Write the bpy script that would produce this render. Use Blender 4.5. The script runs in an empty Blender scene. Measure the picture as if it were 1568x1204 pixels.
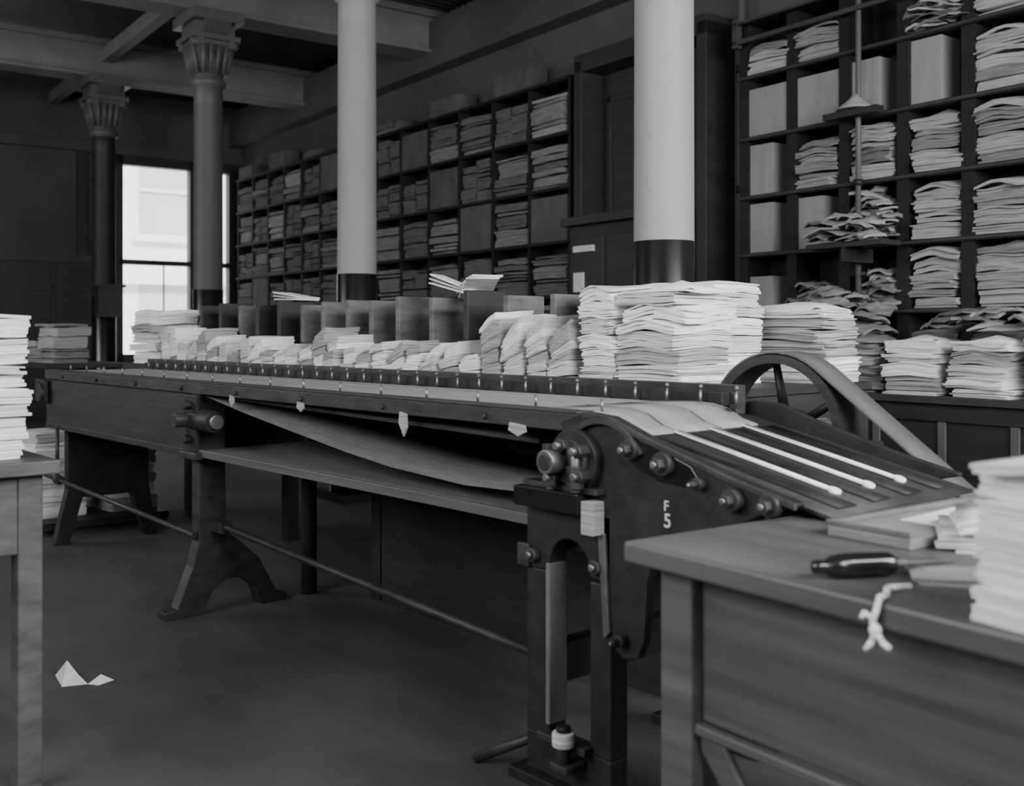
import bpy, bmesh, math, random
from mathutils import Matrix, Vector
random.seed(7)
R=random.uniform

# ---------------------------------------------------------------- materials
def mat(name, v, rough=0.7, var=0.15, scale=(3,3,3), bump=0.1, metal=0.0, detail=6, spec=0.4, bscale=1.0):
    m=bpy.data.materials.new(name); m.use_nodes=True
    nt=m.node_tree; N=nt.nodes; L=nt.links
    p=N['Principled BSDF']; p.inputs['Roughness'].default_value=rough
    p.inputs['Metallic'].default_value=metal
    p.inputs['Specular IOR Level'].default_value=spec
    tc=N.new('ShaderNodeTexCoord'); mp=N.new('ShaderNodeMapping'); mp.inputs['Scale'].default_value=scale
    L.new(tc.outputs['Object'],mp.inputs['Vector'])
    no=N.new('ShaderNodeTexNoise'); no.inputs['Scale'].default_value=1.0; no.inputs['Detail'].default_value=detail
    no.inputs['Roughness'].default_value=0.6
    L.new(mp.outputs['Vector'],no.inputs['Vector'])
    cr=N.new('ShaderNodeValToRGB')
    a=max(0,v*(1-var)); b=min(1,v*(1+var))
    cr.color_ramp.elements[0].position=0.3; cr.color_ramp.elements[1].position=0.7
    cr.color_ramp.elements[0].color=(a,a,a,1); cr.color_ramp.elements[1].color=(b,b,b,1)
    L.new(no.outputs['Fac'],cr.inputs['Fac']); L.new(cr.outputs['Color'],p.inputs['Base Color'])
    if bump>0:
        bn=N.new('ShaderNodeBump'); bn.inputs['Strength'].default_value=bump; bn.inputs['Distance'].default_value=0.01*bscale
        L.new(no.outputs['Fac'],bn.inputs['Height']); L.new(bn.outputs['Normal'],p.inputs['Normal'])
    return m
M={}
M['floor']=mat('worn_floor',0.062,0.75,0.35,(1.3,2.2,1),0.15,detail=12)
M['ceil']=mat('painted_ceiling',0.12,0.9,0.2,(2,2,2))
M['wall']=mat('dim_plaster',0.07,0.9,0.25,(1,1,1))
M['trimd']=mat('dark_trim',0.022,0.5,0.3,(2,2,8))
M['beam']=mat('painted_beam',0.15,0.8,0.2,(2,2,2))
M['white']=mat('white_enamel_paint',0.28,0.55,0.08,(5,5,1.5),0.15)
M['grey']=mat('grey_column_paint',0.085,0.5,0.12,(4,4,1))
M['black']=mat('gloss_black_paint',0.008,0.22,0.3,(6,6,6),0.05,spec=0.6)
M['iron']=mat('oily_cast_iron',0.015,0.52,0.5,(14,14,14),0.35,spec=0.35)
M['iron2']=mat('worn_machine_iron',0.028,0.5,0.5,(10,10,20),0.35,spec=0.35)
M['steel']=mat('worn_steel',0.2,0.4,0.3,(20,20,20),0.2,metal=0.8)
M['wood']=mat('divider_wood',0.11,0.75,0.5,(5,5,22),0.3)
M['woodd']=mat('dark_wood',0.02,0.6,0.4,(3,3,20),0.2)
M['bench']=mat('bench_wood',0.085,0.42,0.35,(1.2,18,18),0.12,spec=0.45)
M['benchd']=mat('bench_side_wood',0.065,0.5,0.35,(1.5,10,30),0.15)
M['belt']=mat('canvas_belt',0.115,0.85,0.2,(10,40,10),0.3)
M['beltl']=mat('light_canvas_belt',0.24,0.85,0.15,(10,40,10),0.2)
M['leather']=mat('leather_drive_belt',0.10,0.45,0.2,(8,8,8),0.2)
M['p1']=mat('paper_white',0.80,0.8,0.22,(6,6,300),0.9,bscale=0.5)
M['p2']=mat('paper_offwhite',0.56,0.8,0.32,(6,6,240),0.9,bscale=0.5)
M['p3']=mat('paper_grey',0.32,0.85,0.35,(6,6,240),0.9,bscale=0.5)
M['b1']=mat('wrapper_paper',0.18,0.85,0.35,(7,7,60),0.7)
M['b2']=mat('wrapper_paper_light',0.27,0.85,0.25,(7,7,60),0.7)
M['b3']=mat('wrapper_paper_dark',0.11,0.85,0.35,(7,7,50),0.7)
M['box']=mat('box_front_card',0.24,0.8,0.12,(12,12,2),0.2)
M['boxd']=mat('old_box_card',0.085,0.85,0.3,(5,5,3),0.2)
M['bd1']=mat('dusty_bundle',0.11,0.85,0.35,(7,7,50),0.7)  # darker bundle tone for the centre and far shelves
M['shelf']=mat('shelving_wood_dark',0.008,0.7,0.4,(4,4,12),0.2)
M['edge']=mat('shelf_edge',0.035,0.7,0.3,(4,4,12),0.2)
M['pure']=mat('white_cotton_tape',0.85,0.8,0.04,(30,30,30),0.1)
M['tool']=mat('ebonised_handle',0.008,0.18,0.2,(5,5,5),0,spec=0.8)
M['facade']=mat('pale_stone_facade',0.75,0.9,0.08,(1,1,1),0)
M['fglass']=mat('facade_window_glass',0.5,0.4,0.1,(1,1,1),0)

C1=Vector((-1.275,1.78,0))
ROOM=Matrix.Translation(C1)@Matrix.Rotation(math.radians(-5.1),4,'Z')

# ---------------------------------------------------------------- mesh builder
class B:
    def __init__(s,name,mats):
        s.name=name; s.mats=mats if isinstance(mats,(list,tuple)) else [mats]; s.bm=bmesh.new()
    def quad(s,vs,m=0,smooth=False):
        try: f=s.bm.faces.new(vs); f.material_index=m; f.smooth=smooth; return f
        except ValueError: return None
    def box(s,x0,x1,y0,y1,z0,z1,m=0,rot=0,tilt=None):
        cx,cy,cz=(x0+x1)/2,(y0+y1)/2,(z0+z1)/2
        Mx=Matrix.Translation((cx,cy,cz))@Matrix.Rotation(rot,4,'Z')
        if tilt: Mx=Mx@Matrix.Rotation(tilt[1],4,tilt[0])
        hx,hy,hz=(x1-x0)/2,(y1-y0)/2,(z1-z0)/2
        v=[s.bm.verts.new(Mx@Vector((a*hx,b*hy,c*hz))) for a in(-1,1) for b in(-1,1) for c in(-1,1)]
        for f in((0,1,3,2),(4,6,7,5),(0,4,5,1),(2,3,7,6),(0,2,6,4),(1,5,7,3)): s.quad([v[i] for i in f],m)
    def cyl(s,p0,p1,r,m=0,seg=24,r2=None,smooth=True):
        p0=Vector(p0);p1=Vector(p1); r2=r if r2 is None else r2
        d=(p1-p0).normalized(); a=d.orthogonal().normalized(); b=d.cross(a)
        A=[];Bq=[]
        for i in range(seg):
            t=2*math.pi*i/seg; o=a*math.cos(t)+b*math.sin(t)
            A.append(s.bm.verts.new(p0+o*r)); Bq.append(s.bm.verts.new(p1+o*r2))
        for i in range(seg):
            j=(i+1)%seg; s.quad([A[i],A[j],Bq[j],Bq[i]],m,smooth)
        s.quad(A[::-1],m); s.quad(Bq,m)
    def lathe(s,o,axis,prof,m=0,seg=32):
        o=Vector(o); d=Vector(axis).normalized(); a=d.orthogonal().normalized(); b=d.cross(a)
        prev=None
        for k,pr in enumerate(prof):
            r,h=pr[0],pr[1]; mm=pr[2] if len(pr)>2 else m
            ring=[s.bm.verts.new(o+d*h+(a*math.cos(2*math.pi*i/seg)+b*math.sin(2*math.pi*i/seg))*r) for i in range(seg)]
            if prev:
                for i in range(seg):
                    j=(i+1)%seg; s.quad([prev[i],prev[j],ring[j],ring[i]],mm,True)
            else: s.quad(ring[::-1],mm)
            prev=ring
        s.quad(prev,mm)
    def loft4(s,c,levels,m=0):
        prev=None
        for h,z in levels:
            r=[s.bm.verts.new((c[0]+a*h,c[1]+b_*h,z)) for a,b_ in((-1,-1),(1,-1),(1,1),(-1,1))]
            if prev:
                for i in range(4):
                    j=(i+1)%4; s.quad([prev[i],prev[j],r[j],r[i]],m)
            else: s.quad(r[::-1],m)
            prev=r
        s.quad(prev,m)
    def prism(s,pts,y0,y1,m=0,plane='xz'):
        def P(a,b,c):
            return (a,c,b) if plane=='xz' else ((c,a,b) if plane=='yz' else (a,b,c))
        A=[s.bm.verts.new(P(a,b,y0)) for a,b in pts]; C=[s.bm.verts.new(P(a,b,y1)) for a,b in pts]
        s.quad(A,m); s.quad(C[::-1],m)
        n=len(pts)
        for i in range(n):
            j=(i+1)%n; s.quad([A[j],A[i],C[i],C[j]],m)
    def ring(s,c,axis,ro,ri,w,m=0,seg=48,a0=0,a1=360):
        c=Vector(c); d=Vector(axis).normalized()
        a=Vector((0,0,1)); a=(a-d*a.dot(d)).normalized(); b=d.cross(a)
        full=abs(a1-a0)>=360; n=seg if full else seg+1
        V=[]
        for i in range(n):
            t=math.radians(a0+(a1-a0)*i/seg); o=a*math.cos(t)+b*math.sin(t)
            V.append([s.bm.verts.new(c+o*r+d*h) for r,h in((ro,-w/2),(ro,w/2),(ri,w/2),(ri,-w/2))])
        for i in range(seg):
            j=(i+1)%n
            for k in range(4):
                l=(k+1)%4; s.quad([V[i][k],V[i][l],V[j][l],V[j][k]],m,False)
        if not full:
            s.quad(V[0],m); s.quad(V[-1][::-1],m)
    def strip(s,path,y0,y1,th,m=0):
        n=len(path); top=[];bot=[]
        for x,z in path:
            top.append((s.bm.verts.new((x,y0,z)),s.bm.verts.new((x,y1,z))))
            bot.append((s.bm.verts.new((x,y0,z-th)),s.bm.verts.new((x,y1,z-th))))
        for i in range(n-1):
            s.quad([top[i][0],top[i+1][0],top[i+1][1],top[i][1]],m,True)
            s.quad([bot[i][1],bot[i+1][1],bot[i+1][0],bot[i][0]],m,True)
            s.quad([bot[i][0],bot[i+1][0],top[i+1][0],top[i][0]],m)
            s.quad([top[i][1],top[i+1][1],bot[i+1][1],bot[i][1]],m)
        s.quad([top[0][0],top[0][1],bot[0][1],bot[0][0]],m); s.quad([top[-1][1],top[-1][0],bot[-1][0],bot[-1][1]],m)
    def tube(s,pts,r,m=0,seg=8):
        for a,b in zip(pts[:-1],pts[1:]): s.cyl(a,b,r,m,seg)
        for p in pts[1:-1]:
            bmesh.ops.create_icosphere(s.bm,subdivisions=1,radius=r*1.05,matrix=Matrix.Translation(p))
    def stack(s,cx,cy,z0,w,d,h,n,rot=0,jit=0.006,jr=0.03,ms=(0,),wedge=0,droop=0,groups=None,wave=0.0,goff=0.02,grot=.09):
        gx=gy=gr=0; nx,ny=7,4; t=h/n; m=ms[0]; nextg=0; gap=1.0
        for i in range(n):
            gap=.93
            if groups and i>=nextg:
                nextg=i+max(1,groups+random.randint(-2,2)); gx=R(-goff,goff); gy=R(-goff,goff); gr=R(-grot,grot) if goff>0 else 0
                m=random.choice(ms); gph=R(0,6)
            elif not groups: m=random.choice(ms); gph=0
            if groups and i==nextg-1: gap=.5
            ox=gx+R(-jit,jit); oy=gy+R(-jit,jit); rr=rot+gr+R(-jr,jr)
            c,sn=math.cos(rr),math.sin(rr); ph=gph+R(0,.7)
            f0=i/n; f1=(i+gap)/n; G=[[],[]]
            ww=w*R(.96,1.0); dd=d*R(.96,1.0)
            for k,fz in((0,f0),(1,f1)):
                for a in range(nx):
                    for b in range(ny):
                        al=-1+2*a/(nx-1); be=-1+2*b/(ny-1)
                        x=al*ww/2; y=be*dd/2
                        z=z0+h*fz*(1+wedge*al)-droop*fz*(max(abs(al),abs(be)))**2*1.0+(wave*fz*math.sin(al*3+ph)*math.cos(be*2+ph))
                        if z<z0: z=z0
                        G[k].append(s.bm.verts.new((cx+ox+x*c-y*sn,cy+oy+x*sn+y*c,z)))
            I=lambda a,b:a*ny+b
            for a in range(nx-1):
                for b in range(ny-1):
                    s.quad([G[1][I(a,b)],G[1][I(a+1,b)],G[1][I(a+1,b+1)],G[1][I(a,b+1)]],m,True)
                    s.quad([G[0][I(a,b+1)],G[0][I(a+1,b+1)],G[0][I(a+1,b)],G[0][I(a,b)]],m,True)
            for a in range(nx-1):
                s.quad([G[0][I(a,0)],G[0][I(a+1,0)],G[1][I(a+1,0)],G[1][I(a,0)]],m)
                s.quad([G[0][I(a+1,ny-1)],G[0][I(a,ny-1)],G[1][I(a,ny-1)],G[1][I(a+1,ny-1)]],m)
            for b in range(ny-1):
                s.quad([G[0][I(0,b+1)],G[0][I(0,b)],G[1][I(0,b)],G[1][I(0,b+1)]],m)
                s.quad([G[0][I(nx-1,b)],G[0][I(nx-1,b+1)],G[1][I(nx-1,b+1)],G[1][I(nx-1,b)]],m)
    def heap(s,x0,x1,y0,y1,z0,h,n,ms=(0,)):
        for i in range(n):
            f=i/n; cx=R(x0,x1); cy=R(y0,y1); w=R(.12,.26); d=R(.1,.2); t=R(.003,.022)
            rr=R(-.6,.6); tx=R(-.22,.22); ty=R(-.22,.22); ph=R(0,6); c,sn=math.cos(rr),math.sin(rr)
            nx=5; G=[[],[]]; m=random.choice(ms)
            zc=z0+h*f*(1-.35*abs((cx-(x0+x1)/2)/((x1-x0)/2+.01)))+.01
            for k in(0,1):
                for a in range(nx):
                    for b in range(nx):
                        al=-1+2*a/(nx-1); be=-1+2*b/(nx-1); x=al*w/2; y=be*d/2
                        z=zc+k*t+tx*x+ty*y-.03*(al*al+be*be)*.5+.012*math.sin(al*4+ph)*math.cos(be*3+ph)
                        G[k].append(s.bm.verts.new((cx+x*c-y*sn,cy+x*sn+y*c,max(z,z0+.002*k))))
            I=lambda a,b:a*nx+b
            for a in range(nx-1):
                for b in range(nx-1):
                    s.quad([G[1][I(a,b)],G[1][I(a+1,b)],G[1][I(a+1,b+1)],G[1][I(a,b+1)]],m,False)
                    s.quad([G[0][I(a,b+1)],G[0][I(a+1,b+1)],G[0][I(a+1,b)],G[0][I(a,b)]],m,False)
            for a in range(nx-1):
                s.quad([G[0][I(a,0)],G[0][I(a+1,0)],G[1][I(a+1,0)],G[1][I(a,0)]],m)
                s.quad([G[0][I(a+1,nx-1)],G[0][I(a,nx-1)],G[1][I(a,nx-1)],G[1][I(a+1,nx-1)]],m)
                s.quad([G[0][I(0,a+1)],G[0][I(0,a)],G[1][I(0,a)],G[1][I(0,a+1)]],m)
                s.quad([G[0][I(nx-1,a)],G[0][I(nx-1,a+1)],G[1][I(nx-1,a+1)],G[1][I(nx-1,a)]],m)
    def done(s,room=False,bevel=0,parent=None):
        bmesh.ops.recalc_face_normals(s.bm,faces=s.bm.faces)
        me=bpy.data.meshes.new(s.name); s.bm.to_mesh(me); s.bm.free()
        o=bpy.data.objects.new(s.name,me); bpy.context.collection.objects.link(o)
        for m in s.mats: me.materials.append(M[m])
        if room: o.matrix_world=ROOM
        if bevel:
            b=o.modifiers.new('bevel','BEVEL'); b.width=bevel; b.segments=2; b.limit_method='ANGLE'; b.angle_limit=math.radians(40)
        if parent: o.parent=parent
        return o

# ================================================================ ROOM SHELL (p,q frame)
P0,P1,Q0,Q1,H=-12.0,5.5,-6.0,2.7,4.62
b=B('floor','floor'); b.box(P0-.2,P1+.2,Q0-.2,Q1+.2,-.1,0); b.done(True)
b=B('ceiling','ceil')
b.box(P0-.2,P1+.2,Q0-.2,Q1+.2,H+.03,H+.15)
p=P0
while p<P1:
    b.cyl((p,Q0,H+.03),(p,Q1,H+.03),.035,0,8); p+=.11
b.done(True)
b=B('wall_back','wall'); b.box(P0,P1,Q1,Q1+.2,0,H+.1); b.done(True)
b=B('wall_front','wall'); b.box(P0,P1,Q0-.2,Q0,0,H+.1); b.done(True)
b=B('wall_right','wall'); b.box(P1,P1+.2,Q0,Q1,0,H+.1); b.done(True)
wins=[(.88,1.95),(2.08,2.55)]; zb,zt=.8,3.62
b=B('wall_left','wall')
b.box(P0-.25,P0,Q0,.88,0,H+.1); b.box(P0-.25,P0,1.95,2.08,0,H+.1); b.box(P0-.25,P0,2.55,Q1,0,H+.1)
for a,c in wins:
    b.box(P0-.25,P0,a,c,0,zb); b.box(P0-.25,P0,a,c,zt,H+.1)
b.done(True)
for i,(a,c) in enumerate(wins):
    b=B('window_%d'%(i+1),['trimd'])
    x=P0
    for (y0,y1,z0,z1) in((a-.08,a+.05,zb-.05,zt+.1),(c-.05,c+.08 if i else c+.05,zb-.05,zt+.1),(a-.08,c+.05,zt-.03,zt+.12),(a-.08,c+.05,zb-.08,zb+.06),(a,c,2.16,2.23)):
        b.box(x-.12,x+.03,y0,y1,z0,z1)
    if i==0: b.box(x-.1,x-.06,(a+c)/2+.12,(a+c)/2+.135,zb,2.16)
    b.done(True)
b=B('trim_1',['trimd','wall'])
b.box(P0,P0+.08,-5.9,.78,0,2.15); b.box(P0,P0+.13,-5.9,.78,2.15,2.25,1)
for k in range(8):
    y=.7-k*.7; b.box(P0+.08,P0+.11,y-.06,y,0.1,2.15)
b.box(P0+.08,P0+.11,-5.9,.7,1.75,1.85); b.box(P0,P0+.1,Q0,Q1,3.72,3.86,1)
b.box(P0,P0+.06,.3,.42,2.25,3.72,0)
b.done(True)
b=B('neighbouring_building',['facade','fglass'])
FP=-20
b.box(FP-.5,FP,-9,14,-4,14)
for i in range(9):
    for k in range(5):
        y=-8+i*2.3; z=-2.6+k*3.0
        b.box(FP-.01,FP+.02,y,y+1.1,z,z+1.9,1)
        b.box(FP,FP+.12,y-.15,y+1.25,z-.2,z-.05,0); b.box(FP,FP+.1,y-.1,y+1.2,z+1.92,z+2.1,0)
        b.box(FP,FP+.06,y,y+1.1,z+.9,z+.98,0)
for k in range(5): b.box(FP,FP+.2,-9,14,-.25+k*3-.5,-.1+k*3-.5,0)
b.done(True)

for p in(0,-3.13,-6.27,-9.44):
    b=B('ceiling_beam',['beam'])
    b.box(p-.13,p+.13,Q0,Q1,4.2,4.55); b.box(p-.18,p+.18,Q0,Q1,4.16,4.2); b.box(p-.18,p+.18,Q0,Q1,4.55,H+.02)
    b.done(True,bevel=.005)
b=B('ceiling_brace',['beam','wall'])
b.box(P0,P1,-.06,.06,4.35,4.5,0)
b.box(P0,P1,2.5,2.7,4.0,4.5,1)
b.done(True)

def column(p,q,body,z1=1.57,rad=.137):
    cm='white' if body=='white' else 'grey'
    b=B('cast_iron_column',[body,'black',cm])
    b.box(p-.21,p+.21,q-.21,q+.21,0,.06,1)
    b.lathe((p,q,0),(0,0,1),[(.19,.06,1),(.19,.14,1),(.15,.2,1),(rad*1.02,.24,1),(rad*1.02,z1,1),(rad*1.0,z1+.005,0),(rad*.97,3.3,0),(rad*.96,3.48,0),(rad*1.18,3.5,2),(rad*1.2,3.54,2),(rad*1.0,3.57,2),(rad*1.0,3.64,2),(rad*1.15,3.7,2),(rad*1.2,3.9,2)],0,40)
    b.loft4((p,q),[(.10,3.6),(.125,3.66),(.15,3.78),(.185,3.88),(.19,3.9)],2)
    for a in range(4):
        t=a*math.pi/2; cx,sy=math.cos(t),math.sin(t)
        for off in(-.09,-.03,.03,.09):
            tx,ty=-sy*off,cx*off
            b.cyl((p+cx*.135+tx,q+sy*.135+ty,3.6),(p+cx*.19+tx*1.25,q+sy*.19+ty*1.25,3.86),.022,2,8,r2=.03)
        for off in(-.15,.15):
            tx,ty=-sy*off,cx*off
            b.cyl((p+cx*.15+tx,q+sy*.15+ty,3.87),(p+cx*.225+tx,q+sy*.225+ty,3.87),.04,2,16)
    b.box(p-.23,p+.23,q-.23,q+.23,3.9,3.95,2); b.box(p-.19,p+.19,q-.19,q+.19,3.95,4.06,2); b.box(p-.3,p+.3,q-.24,q+.24,4.06,4.16,2)
    b.prism([(p-.3,4.06),(p-.19,4.06),(p-.19,3.95)],q-.12,q+.12,2); b.prism([(p+.3,4.06),(p+.19,3.95),(p+.19,4.06)],q-.12,q+.12,2)
    b.done(True)
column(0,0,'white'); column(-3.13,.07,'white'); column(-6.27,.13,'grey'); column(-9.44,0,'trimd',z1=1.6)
b=B('switch_box',['trimd','edge']); b.box(-9.44+.14,-9.44+.3,-.14,.14,1.35,1.7,0); b.box(-9.44+.12,-9.44+.33,-.17,.17,1.7,1.73,1); b.done(True)

# ================================================================ SHELVING on back wall
def shelving(name,pa,pitch,ncol,levels,qf=2.4,post=.06,edge='edge',zbot=.8):
    b=B(name,['shelf',edge])
    pb=pa+pitch*ncol; zt=levels[-1]
    b.box(pa,pb,Q1-.03,Q1-.005,zbot,zt,0)
    for i in range(ncol+1):
        p=pa+i*pitch; b.box(p-post/2,p+post/2,qf+.02,Q1-.03,zbot,zt,0)
    for z in levels: b.box(pa-.03,pb+.03,qf,Q1-.03,z-.03,z,0); b.box(pa-.03,pb+.03,qf-.008,qf,z-.022,z-.008,1)
    return b.done(True)
lv=[.83,1.31,1.73,2.14,2.56,3.0,3.4]
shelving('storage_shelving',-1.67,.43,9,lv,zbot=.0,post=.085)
b=B('stored_paper_bundles',['b1','b2','b3','box','p3'])
def cell(pa,pc,z0,h,kind):
    w=pc-pa; cx=(pa+pc)/2
    if kind=='box': b.box(pa,pc,2.43,2.64,z0,z0+h,3)
    elif kind=='half': b.box(pa,pa+w*.6,2.44,2.64,z0,z0+h,3)
    elif kind=='b': 
        w2=w*R(.88,1.02); b.stack(cx+R(-.01,.01),2.51,z0,w2,.19,h,max(6,int(h/.018)),R(-.05,.05),.012,.05,(0,1,0,1,4),droop=.03,groups=4,wave=.02,goff=.025,grot=.14)
    elif kind=='l':
        b.heap(pa+.06,pc-.06,2.42,2.55,z0,h,max(14,int(h/.011)),(0,1,2))
col=lambda i:(-1.67+.43*i+.045,-1.67+.43*(i+1)-.045)
G={
0:{0:('l',.3),1:('half',.25),2:('half',.35),3:('half',.36),4:('box',.34),5:('b',.22)},
1:{0:('l',.36),1:('l',.22),2:('half',.35),3:('b',.33),4:('box',.34),5:('b',.25)},
2:{0:('l',.38),1:('l',.3),2:('l',.36),3:('b',.37),4:('half',.36)},
3:{0:('b',.36),1:('b',.38),2:('b',.36),3:('b',.37),4:('half',.40),5:('l',.2)},
4:{0:('b',.38),1:('b',.37),2:('b',.32),3:('b',.37),4:('b',.37),5:('b',.33)},
}
for i in range(9):
    g=G.get(i) or {k:('b',R(.28,.36)) for k in range(6)}
    a,c=col(i)
    for k,(kd,h) in g.items(): cell(a,c,lv[k]+.001,h,kd)
b.box(-1.25,-1.2,2.43,2.64,2.561,2.9,3)
b.done(True)
b=B('shelf_rail',['edge']); b.box(-1.7,2.2,2.33,2.36,3.22,3.25); b.box(-1.7,2.2,2.33,2.36,3.36,3.38)
for p in(-1.7,.3,2.17): b.box(p,p+.04,2.33,2.39,3.2,3.4)
b.done(True)
lv2=[.5,1.0,1.5,1.98,2.46,2.94,3.42]
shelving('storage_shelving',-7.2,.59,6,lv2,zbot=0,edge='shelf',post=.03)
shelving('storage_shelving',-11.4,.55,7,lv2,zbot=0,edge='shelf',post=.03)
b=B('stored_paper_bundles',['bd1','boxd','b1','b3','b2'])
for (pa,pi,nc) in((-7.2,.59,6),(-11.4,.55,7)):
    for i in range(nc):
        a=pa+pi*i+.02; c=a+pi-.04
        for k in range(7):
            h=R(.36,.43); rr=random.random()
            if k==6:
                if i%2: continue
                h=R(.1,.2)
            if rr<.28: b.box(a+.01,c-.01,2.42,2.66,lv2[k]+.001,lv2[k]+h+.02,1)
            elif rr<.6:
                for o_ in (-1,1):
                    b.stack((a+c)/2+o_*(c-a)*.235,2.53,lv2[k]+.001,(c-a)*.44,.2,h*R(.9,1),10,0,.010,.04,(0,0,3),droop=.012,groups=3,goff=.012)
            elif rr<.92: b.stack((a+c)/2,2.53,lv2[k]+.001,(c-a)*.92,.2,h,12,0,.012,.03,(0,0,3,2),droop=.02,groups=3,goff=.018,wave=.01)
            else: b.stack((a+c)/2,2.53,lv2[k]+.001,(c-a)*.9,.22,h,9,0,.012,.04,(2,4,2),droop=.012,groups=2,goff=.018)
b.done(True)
b=B('door_1',['trimd','woodd','edge'])
b.box(-3.55,-3.45,2.38,2.69,0.001,3.5,0); b.box(-2.1,-2.0,2.38,2.69,0.001,3.5,0); b.box(-3.55,-2.0,2.38,2.69,3.4,3.55,0)
b.box(-3.45,-2.1,2.62,2.68,0.001,3.4,1)
for (a,c) in((-3.38,-2.82),(-2.72,-2.17)):
    for (z0,z1) in((.2,1.5),(1.65,3.2)):
        b.box(a,c,2.605,2.62,z0,z0+.06,0); b.box(a,c,2.605,2.62,z1-.06,z1,0); b.box(a,a+.06,2.605,2.62,z0,z1,0); b.box(c-.06,c,2.605,2.62,z0,z1,0)
b.done(True,bevel=.004)
b=B('dark_cupboard',['woodd','edge','trimd'])
b.box(-3.38,-2.5,2.2,2.58,0,2.05,0); b.box(-3.42,-2.45,2.12,2.58,2.05,2.12,1)
b.box(-3.3,-2.95,2.19,2.2,1.4,1.95,2); b.box(-2.9,-2.58,2.19,2.2,1.4,1.95,2)
b.done(True,bevel=.004)
b=B('notice_card',['p2']); b.box(-3.3,-3.05,2.165,2.189,1.83,1.88); b.box(-3.3,-3.18,2.17,2.189,1.5,1.66); b.done(True)
b=B('wall_conduit_pipe',['grey','iron']); b.cyl((-1.85,2.6,0.9),(-1.85,2.6,4.5),.03,0,16)
for z in(1.3,2.2,3.1,3.9): b.cyl((-1.85,2.6,z),(-1.85,2.6,z+.05),.042,1,16)
b.box(-1.9,-1.8,2.6,2.7,3.3,3.4,1)
b.done(True)
px=-.66
b=B('gas_pipe_with_lamp_cones',['grey','b2','iron'])
b.cyl((px,2.36,.8),(px,2.36,4.5),.018,0,14)
b.lathe((px,2.33,2.58),(0,0,1),[(.12,0,1),(.11,.015,1),(.04,.07,1),(.018,.1,1)],1,24)
b.box(px-.2,px+.2,2.26,2.34,2.535,2.575,2)
for z in(1.6,2.1): b.cyl((px,2.36,z),(px,2.36,z+.04),.03,2,14)
b.done(True)
b=B('wall_bracket_shelf',['woodd']); b.box(-.85,-.3,2.08,2.28,1.69,1.72); b.box(-.6,-.57,2.1,2.39,1.6,1.69); b.done(True)
b=B('crumpled_wrapper',['b1','b2'])
b.heap(-.78,-.4,2.1,2.22,1.72,.2,16,(0,1)); b.done(True)

b=B('cupboard_counter',['woodd','edge','boxd'])
b.box(-1.2,2.3,2.02,2.39,0.05,.76,0); b.box(-1.25,2.35,1.98,2.39,.76,.8,1)
for k in range(9):
    p=-1.15+k*.42; b.box(p,p+.05,2.005,2.02,.08,.74,2)
b.box(-1.2,2.3,2.0,2.02,.66,.74,0); b.box(-1.2,2.3,2.04,2.3,0,.05,0)
b.done(True,bevel=.004)
b=B('tied_paper_bundles',['p1','p2','p3','b2','b1'])
b.stack(-.1,2.18,.8,.34,.26,.34,24,.05,.012,.05,(0,1,0,2),groups=4,wave=.02,droop=.02,goff=.02)
b.stack(.33,2.18,.8,.36,.26,.33,24,-.05,.012,.05,(0,1,0,2),groups=4,wave=.02,droop=.02,goff=.02)
b.stack(.8,2.18,.8,.38,.26,.36,24,-.05,.012,.05,(0,1,2),groups=4,wave=.02,goff=.02)
b.stack(-.52,2.2,.8,.36,.28,.36,16,.1,.03,.1,(4,3,4),wave=.03,droop=.05,groups=2)
b.stack(-.95,2.2,.8,.36,.28,.42,16,.1,.02,.1,(4,3,4),wave=.02,droop=.05,groups=2)
b.heap(-1.1,-.35,2.1,2.3,1.1,.34,44,(4,3,4))
b.done(True)
b=B('loose_wrappers',['b1','b2','b3'])
b.heap(-.05,.9,2.1,2.26,1.165,.13,28,(0,1,2)); b.done(True)

# ================================================================ COLLATING MACHINE
mach=bpy.data.objects.new('collating_machine',None); bpy.context.collection.objects.link(mach)
XL=-4.16
b=B('table_top',['iron','beltl','iron2','woodd','edge'])
b.box(XL,-.05,.0,.56,.915,.945,0)
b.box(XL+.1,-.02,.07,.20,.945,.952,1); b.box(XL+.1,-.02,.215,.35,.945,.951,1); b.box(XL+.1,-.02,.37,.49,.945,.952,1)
b.box(XL,-.0,-.035,.0,.905,.95,2); b.box(XL,-.0,-.035,.03,.95,.957,4)
b.box(XL,.02,.52,.56,.945,.985,0); b.box(XL-.05,.04,.56,.605,.9,1.005,2)
b.box(XL,-2.24,-.02,.0,.66,.905,3); b.box(XL,-2.24,-.03,.02,.64,.67,2)
b.box(XL-.02,XL,-.02,.56,.66,.95,3); b.box(XL,-.2,.56,.6,.55,.9,3)
b.cyl((XL+.0,-.03,.83),(XL+.0,-.07,.83),.05,2); b.cyl((XL-.08,-.05,.86),(XL-.08,.5,.86),.045,2)
b.box(XL-.12,XL+.05,-.05,-.03,.78,.9,0)
b.done(parent=mach,bevel=.003)
b=B('gripper_pins',['steel','iron'])
x=XL+.12; k=0
while x<.1:
    y=.5
    b.cyl((x,y,.945),(x,y,.995),.0045,0,8); b.cyl((x,y,.995),(x+.012,y-.012,1.003),.005,0,8); b.box(x-.012,x+.012,y-.012,y+.012,.945,.956,1)
    if k%2==0: b.cyl((x+.045,.05,.95),(x+.045,.05,.985),.004,0,8)
    x+=.125; k+=1
b.done(parent=mach)
b=B('lower_shelf_board',['belt','bench']); b.box(-2.24,-.12,-.03,.5,.655,.675,0); b.box(-2.24,-.12,-.04,-.03,.65,.68,1); b.done(parent=mach,bevel=.002)
b=B('return_belt','belt')
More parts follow.
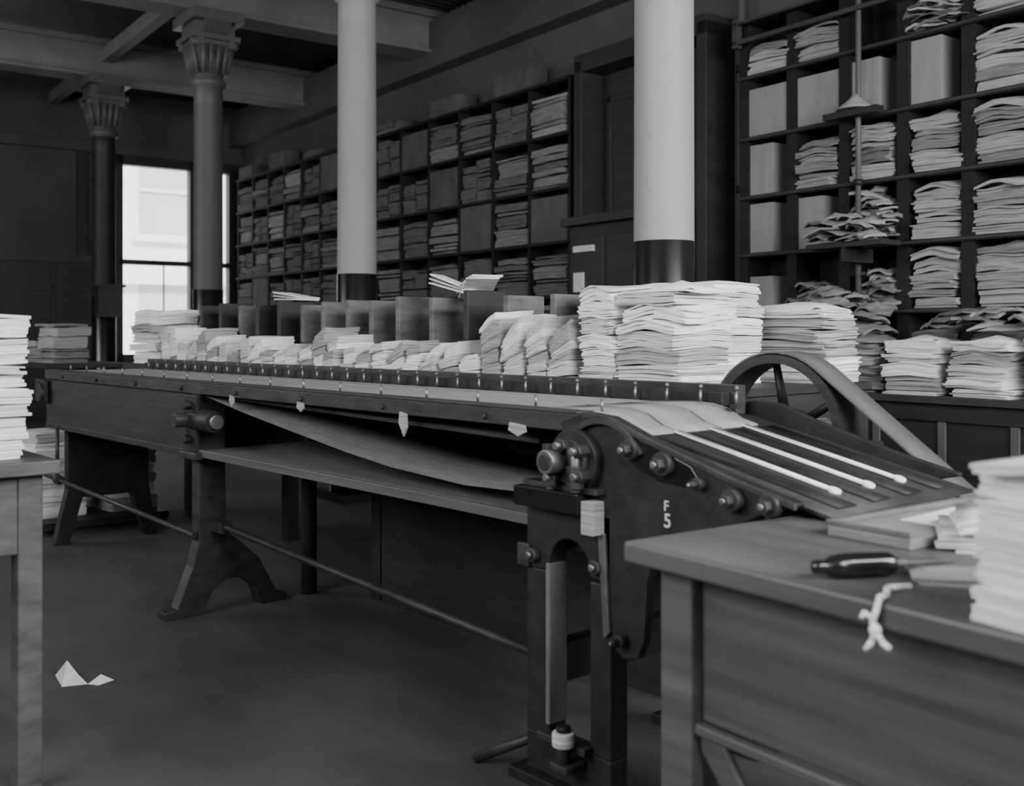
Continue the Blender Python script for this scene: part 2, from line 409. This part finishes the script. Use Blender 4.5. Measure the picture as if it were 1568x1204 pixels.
ctrl=[(-2.2,.9),(-1.85,.85),(-1.48,.805),(-1.15,.765),(-.865,.738),(-.5,.722),(-.12,.735)]
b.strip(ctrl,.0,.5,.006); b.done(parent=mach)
b=B('upper_return_board','woodd'); b.strip([(-2.2,.905),(-.2,.87)],.02,.5,.012); b.done(parent=mach)
slope=lambda x:.9345-.222*x
b=B('feed_cloth',['beltl','belt'])
for i,(y0,y1) in enumerate(((.02,.17),(.18,.34),(.35,.51))):
    b.strip([(-.16,.957),(-.06,.958),(.0,.955),(.05,.944),(.1,slope(.1)+.006),(.15,slope(.15)+.004)],y0,y1,.004,0)
b.done(parent=mach)
b=B('delivery_ramp',['iron2','iron','pure','belt'])
b.strip([(.0,.93),(.08,slope(.08)),(.70,slope(.70))],.0,.6,.008,0)
for y in(.1,.24,.38,.52):
    b.strip([(.17,slope(.17)+.004),(.67,slope(.67)+.004)],y-.035,y+.035,.004,1)
for y in(.17,.31,.45):
    b.strip([(.15,slope(.15)+.007),(.595,slope(.595)+.007)],y-.011,y+.011,.004,2)
    b.cyl((.595,y,slope(.595)),(.598,y,slope(.6)+.009),.014,2,16)
b.done(parent=mach)
SX=.055
def sh(pt): return (pt[0]+SX,1.15-(1.15-pt[1])*.97)
poly0=[(-.09,.925),(.0,.955),(.09,.948),(.2,.908),(.44,.838),(.60,.80),(.60,.792),(.53,.775),(.45,.73),(.427,.715),(.3,.672),(.222,.66),(.2,.56),(.19,.42),(.17,.375),(.1235,.362),(.08,.40),(.062,.50),(.046,.70),(.0,.743),(-.03,.80)]
poly=[sh(p_) for p_ in poly0]
for nm,y0,y1 in(('side_plate_near',-.06,-.035),('side_plate_far',.625,.645)):
    b=B(nm,['iron','iron2','steel','black'])
    b.prism(poly,y0,y1,0)
    if y0<0:
        for (a,c) in zip(poly[1:5],poly[2:6]):
            b.prism([a,c,(c[0],c[1]-.014),(a[0],a[1]-.014)],-.072,-.06,1)
        b.prism([sh(p_) for p_ in((.13,.885),(.20,.895),(.33,.85),(.355,.82),(.33,.80),(.24,.805),(.17,.83))],-.064,-.06,3)
        for (x,z,r) in((.16,.875,.025),(.26,.85,.027),(.45,.79,.024),(.545,.79,.024),(.36,.815,.014),(.13,.41,.015)):
            x,z=sh((x,z))
            b.cyl((x,-.06,z),(x,-.085,z),r,1,24); b.cyl((x,-.085,z),(x,-.105,z),r*.62,1,6,smooth=False); b.cyl((x,-.105,z),(x,-.112,z),r*.3,2,12)
        b.ring((.12,-.068,.80),(0,1,0),.15,.135,.016,1,24,-60,60)
        b.prism([sh(p_) for p_ in((.07,.40),(.062,.50),(.05,.66),(.072,.66),(.082,.5),(.09,.42))],-.07,-.06,2)
    b.done(parent=mach,bevel=.003)
b=B('bearing_block',['iron','iron2','steel','black','p3'])
BX=.035
b.cyl((BX,-.06,.84),(BX,-.085,.84),.08,0,40); b.cyl((BX,-.085,.84),(BX,-.10,.84),.055,1,32); b.cyl((BX-.03,-.1,.84),(BX-.03,-.15,.84),.03,2,20); b.cyl((BX-.03,-.15,.84),(BX-.03,-.155,.84),.02,0,20)
for (x,z) in((-.06,.845),(-.045,.80),(-.01,.88),(.045,.87),(.05,.81)):
    b.cyl((BX+x,-.08,z),(BX+x,-.12,z),.018,1,6,smooth=False); b.cyl((BX+x,-.12,z),(BX+x,-.135,z),.010,2,12)
for xx in(-.05,.035):
    b.cyl((BX+xx,-.11,.77),(BX+xx,-.11,.875),.012,2,12)
    for z in(.778,.815,.862): b.cyl((BX+xx,-.11,z),(BX+xx,-.11,z+.018),.022,1,6,smooth=False)
b.box(-.155,.075,-.11,-.0,.715,.765,3)
b.box(.078,.12,-.1,-.06,.67,.75,4)
b.box(-.14,.12,-.09,-.04,.765,.78,1)
b.done(parent=mach,bevel=.003)
def legframe(nm,y0,y1):
    b=B(nm,['iron','iron2','belt','p2','steel'])
    b.box(-.159,-.075,y0,y1,.13,.55,0); b.box(.071,.14,y0,y1,.13,.55,0); b.box(-.159,.14,y0,y1,.03,.13,0)
    c=(-.002,.56); r=.073; pts=[(-.159,.715),(-.159,.55),(-.075,.55)]
    for i in range(0,13):
        t=math.pi-math.pi*i/12; pts.append((c[0]+r*math.cos(t),c[1]+r*math.sin(t)*1.1))
    pts+=[(.14,.55),(.14,.715)]
    b.prism(pts,y0,y1,0)
    if y0<0:
        b.box(-.085,-.069,y0-.004,y1,.16,.57,2)  # paler strip puts the lit inner edge of the opening into the colour
        for (x,z) in((-.125,.585),(.10,.59)):
            b.cyl((x,y0,z),(x,y0-.02,z),.02,1,6,smooth=False); b.cyl((x,y0-.02,z),(x,y0-.03,z),.01,4,12)
        b.box(-.185,-.14,y0-.012,y0,.55,.61,1)
        b.box(-.09,.08,y0-.03,y0,.13,.15,1)
        b.cyl((.03,y0-.05,.15),(.03,y0-.05,.185),.028,3,20); b.cyl((.03,y0-.05,.1),(.03,y0-.05,.15),.018,0,16); b.cyl((.03,y0-.05,.185),(.03,y0-.05,.2),.018,0,16); b.box(.0,.06,y0-.07,y0,.09,.11,1)
    b.box(-.2,.18,y0-.03,y1+.03,0,.03,0)
    b.done(parent=mach,bevel=.004)
legframe('front_leg_frame',-.06,-.0); legframe('rear_leg_frame',.5,.56)
b=B('cross_member',['iron']); b.box(-.14,-.09,-.0,.5,.25,.35,0); b.box(-.15,.12,-.0,.5,.6,.66,0); b.box(-.155,.13,-.02,.6,.68,.712,0)
b.cyl((.03,-.06,.83),(.03,.6,.83),.07,0,32); b.box(-.05,.04,-.02,.0,.76,.93,0); b.box(.06,.5,-.035,.0,.735,.785,0); b.done(parent=mach)
b=B('pedestal_leg',['iron2','iron','steel'])
x0,x1=-2.27,-2.2
b.prism([(-.03,.93),(-.03,.30),(-.055,.2),(-.12,.04),(-.17,.03),(-.17,0),(-.01,0),(.03,.09),(.09,.13),(.16,.13),(.22,.08),(.25,0),(.37,0),(.37,.03),(.32,.05),(.24,.2),(.13,.30),(.09,.33),(.085,.64),(.085,.93)],x0,x1,0,'yz')
b.box(x0-.02,x1+.02,-.05,-.03,.64,.90,1)
b.box(x0-.03,x1+.05,-.07,-.03,.64,.67,0)
b.cyl((-2.24,-.03,.80),(-2.24,-.12,.80),.03,0,24); b.cyl((-2.16,-.03,.8),(-2.05,-.03,.8),.045,1,24); b.cyl((-2.05,-.03,.8),(-2.03,-.03,.8),.03,2,16)
for z in(.72,.86): b.cyl((-2.24,-.05,z),(-2.24,-.08,z),.02,1,6,smooth=False)
b.box(-2.27,-2.15,-.07,-.03,.77,.83,1)
b.cyl((-2.235,.5,.0),(-2.235,.5,.93),.035,1,16)
b.done(parent=mach,bevel=.004)
b=B('end_leg',['iron']); b.prism([(.05,.66),(.05,.3),(-.02,0),(.06,0),(.13,.25),(.4,.25),(.48,0),(.55,0),(.5,.3),(.5,.66)],-4.1,-4.04,0,'yz'); b.done(parent=mach,bevel=.004)
b=B('tie_rods',['steel','iron2'])
b.cyl((-4.2,-.05,.39),(-2.2,-.05,.33),.012,1,12); b.cyl((-3.9,-.05,.382),(-3.86,-.05,.38),.026,1,12)
b.cyl((-2.2,.04,.37),(-.13,.0,.30),.013,1,12); b.box(-2.2,-2.1,.02,.07,.34,.385,1)
b.cyl((-.32,-.1,.012),(-.12,-.03,.12),.014,1,12)
b.cyl((-3.9,-.05,.38),(-3.9,-.05,.66),.01,1,10)
b.done(parent=mach)
b=B('rail_clips',['p3','iron2'])  # torn paper tags hanging from the rail, plus bolt heads
for (x,w,h) in((-1.9,.03,.03),(-1.38,.04,.02),(-.76,.035,.06),(-.25,.06,.02)):
    b.prism([(x,.915),(x+w,.91),(x+w*1.1,.905-h*.6),(x+w*.6,.90-h),(x+w*.3,.90-h*.7),(x-.005,.9-h*.3)],-.042,-.036,0)
for k in range(8): b.cyl((XL+.3+.5*k,-.035,.925),(XL+.3+.5*k,-.045,.925),.009,1,6)
b.done(parent=mach)
for ch,z in(('F',.752),('5',.715)):
    cu=bpy.data.curves.new('painted_letter_'+ch,'FONT'); cu.body=ch; cu.size=.045 if ch=='5' else .033; cu.extrude=.0006; cu.offset=.0004
    o=bpy.data.objects.new('painted_letter_'+ch,cu); bpy.context.collection.objects.link(o)
    o.location=(.305,-.0612,z); o.rotation_euler=(math.pi/2,0,0); cu.materials.append(M['p2']); o.parent=mach
WC=(.05,.78,.865)
b=B('drive_pulley',['iron2','iron','steel'])
b.ring(WC,(0,1,0),.225,.20,.12,0,64); b.ring(WC,(0,1,0),.06,.025,.14,1,32)
for k in range(5):
    t=math.radians(72*k+30); c,s_=math.cos(t),math.sin(t)
    b.cyl((WC[0]+.05*c,WC[1]+.02,WC[2]+.05*s_),(WC[0]+.205*c,WC[1]+.02,WC[2]+.205*s_),.016,1,10,r2=.011)
b.cyl((WC[0],.6,WC[2]),(WC[0],1.0,WC[2]),.025,2,20)
b.ring((WC[0]-.02,.68,WC[2]-.02),(0,1,0),.10,.07,.03,0,36)
for k in range(24):
    t=2*math.pi*k/24; b.box(WC[0]-.02+.104*math.cos(t)-.007,WC[0]-.02+.104*math.cos(t)+.007,.665,.695,WC[2]-.02+.104*math.sin(t)-.007,WC[2]-.02+.104*math.sin(t)+.007,0)
for k in range(4):
    t=math.radians(90*k+30); b.cyl((WC[0]-.02,.68,WC[2]-.02),(WC[0]-.02+.08*math.cos(t),.68,WC[2]-.02+.08*math.sin(t)),.011,0,8)
b.box(WC[0]+.18,WC[0]+.24,.86,.92,0,.8,1); b.box(WC[0]-.06,WC[0]+.24,.86,.92,.78,.84,1)
b.done(parent=mach)
b=B('drive_belt','leather')
ang0=math.radians(54); r=.232; path=[]
for i in range(0,19):
    t=math.radians(200)+(ang0-math.radians(200))*i/18
    path.append((WC[0]+r*math.cos(t),WC[2]+r*math.sin(t)))
dx,dz=math.sin(ang0),-math.cos(ang0)
x0,z0=path[-1]
path.append((x0+dx*.5,z0+dz*.5-.01)); path.append((x0+dx*1.2,z0+dz*1.2))
vs=[]
for i,(x,z) in enumerate(path):
    a=path[max(0,i-1)]; c=path[min(len(path)-1,i+1)]
    tx,tz=c[0]-a[0],c[1]-a[1]; l=math.hypot(tx,tz); nx,nz=-tz/l,tx/l
    vs.append([b.bm.verts.new((x+nx*s_*.0025,y,z+nz*s_*.0025)) for s_,y in((1,WC[1]-.055),(1,WC[1]+.055),(-1,WC[1]+.055),(-1,WC[1]-.055))])
for i in range(len(vs)-1):
    for k in range(4):
        l=(k+1)%4; b.quad([vs[i][k],vs[i][l],vs[i+1][l],vs[i+1][k]],0,k%2==0)
b.done(parent=mach)

# ================================================================ GATHERING COUNTER behind machine
b=B('gathering_counter',['woodd','edge'])
b.box(-4.75,-.24,.62,1.1,.94,.97,0); b.box(-1.0,-.24,1.1,1.78,.94,.97,0); b.box(-4.75,-.24,.615,.62,.935,.972,0)
b.box(-1.9,-.26,.66,.69,0,.94,0); b.box(-4.75,-.26,1.04,1.07,.5,.94,0)  # first box: dark panel standing in for the shadow beneath the counter
for (x,y) in((-4.7,.66),(-4.7,1.0),(-3.4,1.0),(-1.98,.66),(-1.98,1.0),(-.32,1.0),(-.32,1.7),(-.95,1.55)):
    b.box(x,x+.07,y,y+.07,0,.94,0)
b.box(-.27,-.25,.7,1.75,.6,.94,0)
b.done(bevel=.003)
b=B('wooden_dividers',['wood','woodd'])
xs=[-.86,-1.02,-1.30,-1.55,-1.79,-2.05,-2.27,-2.47,-2.7,-2.9,-3.15,-3.4,-3.6,-3.85,-4.1]
for k,x in enumerate(xs):
    m=0 if (k<9 or k%3==0) else 1
    if k==3: m=1
    b.box(x-.017,x+.017,.845,1.05,.97,.97+R(.33,.365),m,rot=R(-.06,.06))
b.box(-4.7,-.68,1.055,1.075,.97,1.25,1)  # dark back board added to put the shade between dividers into colour
b.done(bevel=.006)
random.seed(21)
hs=[.24,.25,.15,.14,.15,.13,.21,.14,.12,.17,.14,.2,.16,.22,.24]
x=-.83
for k in range(14):
    b=B('paper_stack',['p1','p2','p3'])
    h=hs[k]; xc=x
    for (ox,w_,hh,wd) in((-.062,.10,R(.9,1.0),R(.02,.2)),(.06,.10,R(.62,.95),R(.08,.3))):
        b.stack(xc+ox,.732,.97,w_,.19,h*hh,int(h*hh/.0065),R(-.05,.05),.003,.012,(0,1,0,1,2),wedge=wd,groups=6,goff=.012,wave=.005)
    b.done(); x-=.25
def pstack(x,y,z,w,d,h,n,rot=0,ms=(0,1),g=6,**kw):
    b=B('paper_stack',['p1','p2','p3','b1']); b.stack(x,y,z,w,d,h,n,rot,kw.pop('jit',.006),.014,ms,groups=g,**kw); return b.done()
pstack(-.60,.80,.97,.15,.30,.345,50,.0,(0,1,0),6,wave=.012,droop=.01,goff=.012)
pstack(-.39,.81,.97,.25,.30,.34,48,.04,(0,1,0,1,2),6,wave=.018,droop=.018,goff=.016)
pstack(-.62,1.24,.97,.34,.28,.37,46,0,(0,1,0),6,wave=.014,goff=.014)
pstack(-.47,1.58,.97,.42,.28,.30,40,.05,(0,1,0,2),7,wave=.012,goff=.012,droop=.025)
pstack(-4.5,.78,.97,.3,.26,.33,34,.1,(1,2,0),7,wave=.01)
pstack(-4.35,1.0,.97,.2,.08,.30,22,.0,(1,2,0),7)
b=B('loose_folded_papers',['p1','p2'])
for (x,y,z,r_,t) in((-1.75,.96,1.345,.3,.25),(-1.62,.97,1.345,-.5,-.35),(-3.2,.98,1.335,.1,.03)):
    for i in range(3):
        b.box(x-.11,x+.11,y-.07,y+.07,z+.012*i,z+.012*i+.006,i%2,rot=r_+.1*i,tilt=('Y',t+(.06*i)))
b.done()
b=B('side_table',['woodd']); b.box(-8.3,-7.2,.9,1.6,.86,.9)
for (x,y) in((-8.25,.95),(-7.3,.95),(-8.25,1.5),(-7.3,1.5)): b.box(x,x+.06,y,y+.06,0,.86)
b.done(bevel=.004)
pstack(-7.7,1.2,.9,.4,.3,.34,16,.1,(2,3,3),3,wave=.01)
pstack(-8.1,1.2,.9,.3,.3,.2,10,.1,(2,3),3)
b=B('low_platform',['woodd']); b.box(-5.3,-4.35,.0,.75,.03,.07)
for x in(-5.25,-4.9,-4.45): b.box(x,x+.07,.0,.75,0,.03)
b.done()
pstack(-4.72,.17,.07,.4,.30,.5,46,.05,(0,1),8,wave=.006)
pstack(-4.72,.57,.07,.4,.3,.4,40,.02,(1,2),8,wave=.006)

# ================================================================ FOREGROUND WORKBENCH
WB=Matrix.Translation((.545,-.454,0))@Matrix.Rotation(math.radians(-5.5),4,'Z')
b=B('wooden_workbench',['bench','benchd','woodd'])
b.box(0,1.5,0,.98,.732,.77,0)
b.box(.045,.125,.05,.12,0,.732,0); b.box(.05,.12,.86,.93,0,.732,1); b.box(1.38,1.45,.05,.12,0,.732,1); b.box(1.38,1.45,.86,.93,0,.732,1)
b.box(.125,1.38,.075,.095,.46,.732,1); b.box(.12,1.38,.88,.905,.6,.732,1); b.box(.065,.09,.12,.86,.6,.732,1); b.box(1.41,1.43,.12,.86,.6,.732,1)
b.box(.125,1.38,.055,.075,.44,.462,0)
b.prism([(.125,.44),(.125,.41),(.33,.2),(.36,.2),(.18,.44)],.07,.085,1)
o=b.done(bevel=.006); o.matrix_world=WB
b=B('delivery_tray',['b1','wood']); b.box(.185,.36,.35,.9,.7705,.79,0); b.box(.18,.195,.35,.9,.79,.80,1); b.box(.195,.36,.35,.362,.79,.80,1)
o=b.done(bevel=.002); o.matrix_world=WB
b=B('loose_sheet',['p2']); b.box(.23,.34,.5,.72,.7905,.793,0,rot=.1); o=b.done(); o.matrix_world=WB
pstack(1.43,-.405,.77,.37,.28,.23,32,-.3,(0,),6,wave=.01,droop=.012,jit=.004)
pstack(1.03,.03,.77,.2,.17,.055,9,.5,(0,1),3,wave=.006)
pstack(1.12,-.27,.77,.2,.11,.012,3,.6,(2,),0)
a=Vector((.945,-.458,.7895)); c=Vector((1.015,-.335,.7895)); L=(c-a).length
b=B('screwdriver',['tool','steel'])
b.lathe(a,(c-a),[(.003,0,0),(.010,.003,0),(.011,.014,0),(.010,.022,0),(.0175,.034,0),(.0195,.06,0),(.019,.1,0),(.0185,L-.012,0),(.014,L-.002,0),(.009,L,1),(.009,L+.015,1),(.004,L+.018,1),(.004,L+.1,1)],0,28)
b.done()
b=B('cotton_string',['pure'])
E=[(1.075,-.40,.775),(1.06,-.44,.776),(1.08,-.475,.775),(1.085,-.505,.777),(1.088,-.516,.765),(1.083,-.52,.745),(1.09,-.52,.735)]
b.tube([Vector(e) for e in E],.0045)
bmesh.ops.create_icosphere(b.bm,subdivisions=2,radius=.009,matrix=Matrix.Translation((1.088,-.521,.735)))
b.tube([Vector(e) for e in((1.088,-.521,.735),(1.10,-.523,.72),(1.112,-.523,.714))],.0045)
b.tube([Vector(e) for e in((1.088,-.521,.735),(1.085,-.523,.72),(1.075,-.523,.705))],.0045)
b.tube([Vector(e) for e in((1.083,-.518,.75),(1.07,-.519,.755),(1.066,-.519,.747))],.004)
b.done()

# ================================================================ LEFT FOREGROUND STAND
b=B('stacking_stand',['bench','benchd'])
b.box(-1.75,-.86,-1.75,-1.0,.80,.835,1)
for (x,y) in((-.965,-1.09),(-1.7,-1.09),(-.965,-1.7),(-1.7,-1.7)): b.box(x,x+.06,y,y+.06,0,.80,1)
b.box(-1.64,-.965,-1.07,-1.045,.6,.8,1)
b.box(-.935,-.91,-1.64,-1.05,.6,.8,1)
b.done(bevel=.004)
pstack(-1.08,-1.2,.835,.3,.26,.36,44,.1,(0,1),4,wave=.008,goff=.012)
b=B('dropped_paper',['p1'])
A_,B_,C_,D_,T_=[b.bm.verts.new(c) for c in((-1.803,-.719,.001),(-1.673,-.739,.001),(-1.644,-.666,.001),(-1.732,-.668,.012),(-1.776,-.689,.052))]
E_,F_,G_=[b.bm.verts.new(c) for c in((-1.605,-.646,.001),(-1.625,-.587,.001),(-1.64,-.625,.024))]
b.quad([A_,B_,T_]); b.quad([B_,C_,D_]); b.quad([B_,D_,T_]); b.quad([C_,E_,G_]); b.quad([E_,F_,G_])
o=b.done(); s=o.modifiers.new('thick','SOLIDIFY'); s.thickness=.0012

# ================================================================ LIGHTS
def area(name,p,q,z,sx,sy,rot,en):
    l=bpy.data.lights.new(name,'AREA'); l.shape='RECTANGLE'; l.size=sx; l.size_y=sy; l.energy=en
    o=bpy.data.objects.new(name,l); bpy.context.collection.objects.link(o)
    o.matrix_world=ROOM@Matrix.Translation((p,q,z))@rot
    return o
RX=lambda a:Matrix.Rotation(math.radians(a),4,'X'); RZ=lambda a:Matrix.Rotation(math.radians(a),4,'Z')
area('window_light_right',P1-.1,-.6,2.4,5,2.4,RZ(90)@RX(78),830)  # added area light in front of the solid right wall; no window there
area('window_light_front',1.5,Q0+.1,2.4,4,2.4,RX(78),320)  # added area light before the front wall, where no window is built
area('window_light_front_far',-6,Q0+.1,2.5,4,2.4,RX(84),190)  # weaker added area light farther along the windowless front wall
l=bpy.data.lights.new('sun','SUN'); l.energy=8; l.angle=.02
o=bpy.data.objects.new('sun',l); bpy.context.collection.objects.link(o)
d=(ROOM.to_3x3()@Vector((-1,.25,-1.1))).normalized(); o.rotation_euler=d.to_track_quat('-Z','Y').to_euler()
w=bpy.data.worlds.new('world'); bpy.context.scene.world=w; w.use_nodes=True
w.node_tree.nodes['Background'].inputs[0].default_value=(1,1,1,1); w.node_tree.nodes['Background'].inputs[1].default_value=3.0

# ================================================================ CAMERA
cam=bpy.data.cameras.new('camera'); co=bpy.data.objects.new('camera',cam); bpy.context.collection.objects.link(co)
co.location=(1.858,-1.868,1.15); co.rotation_euler=(math.pi/2,0,math.radians(48.94))
cam.sensor_width=36; cam.lens=36.7; cam.shift_y=-.0574
cam.dof.use_dof=True; cam.dof.focus_distance=3.9; cam.dof.aperture_fstop=3.2
bpy.context.scene.camera=co
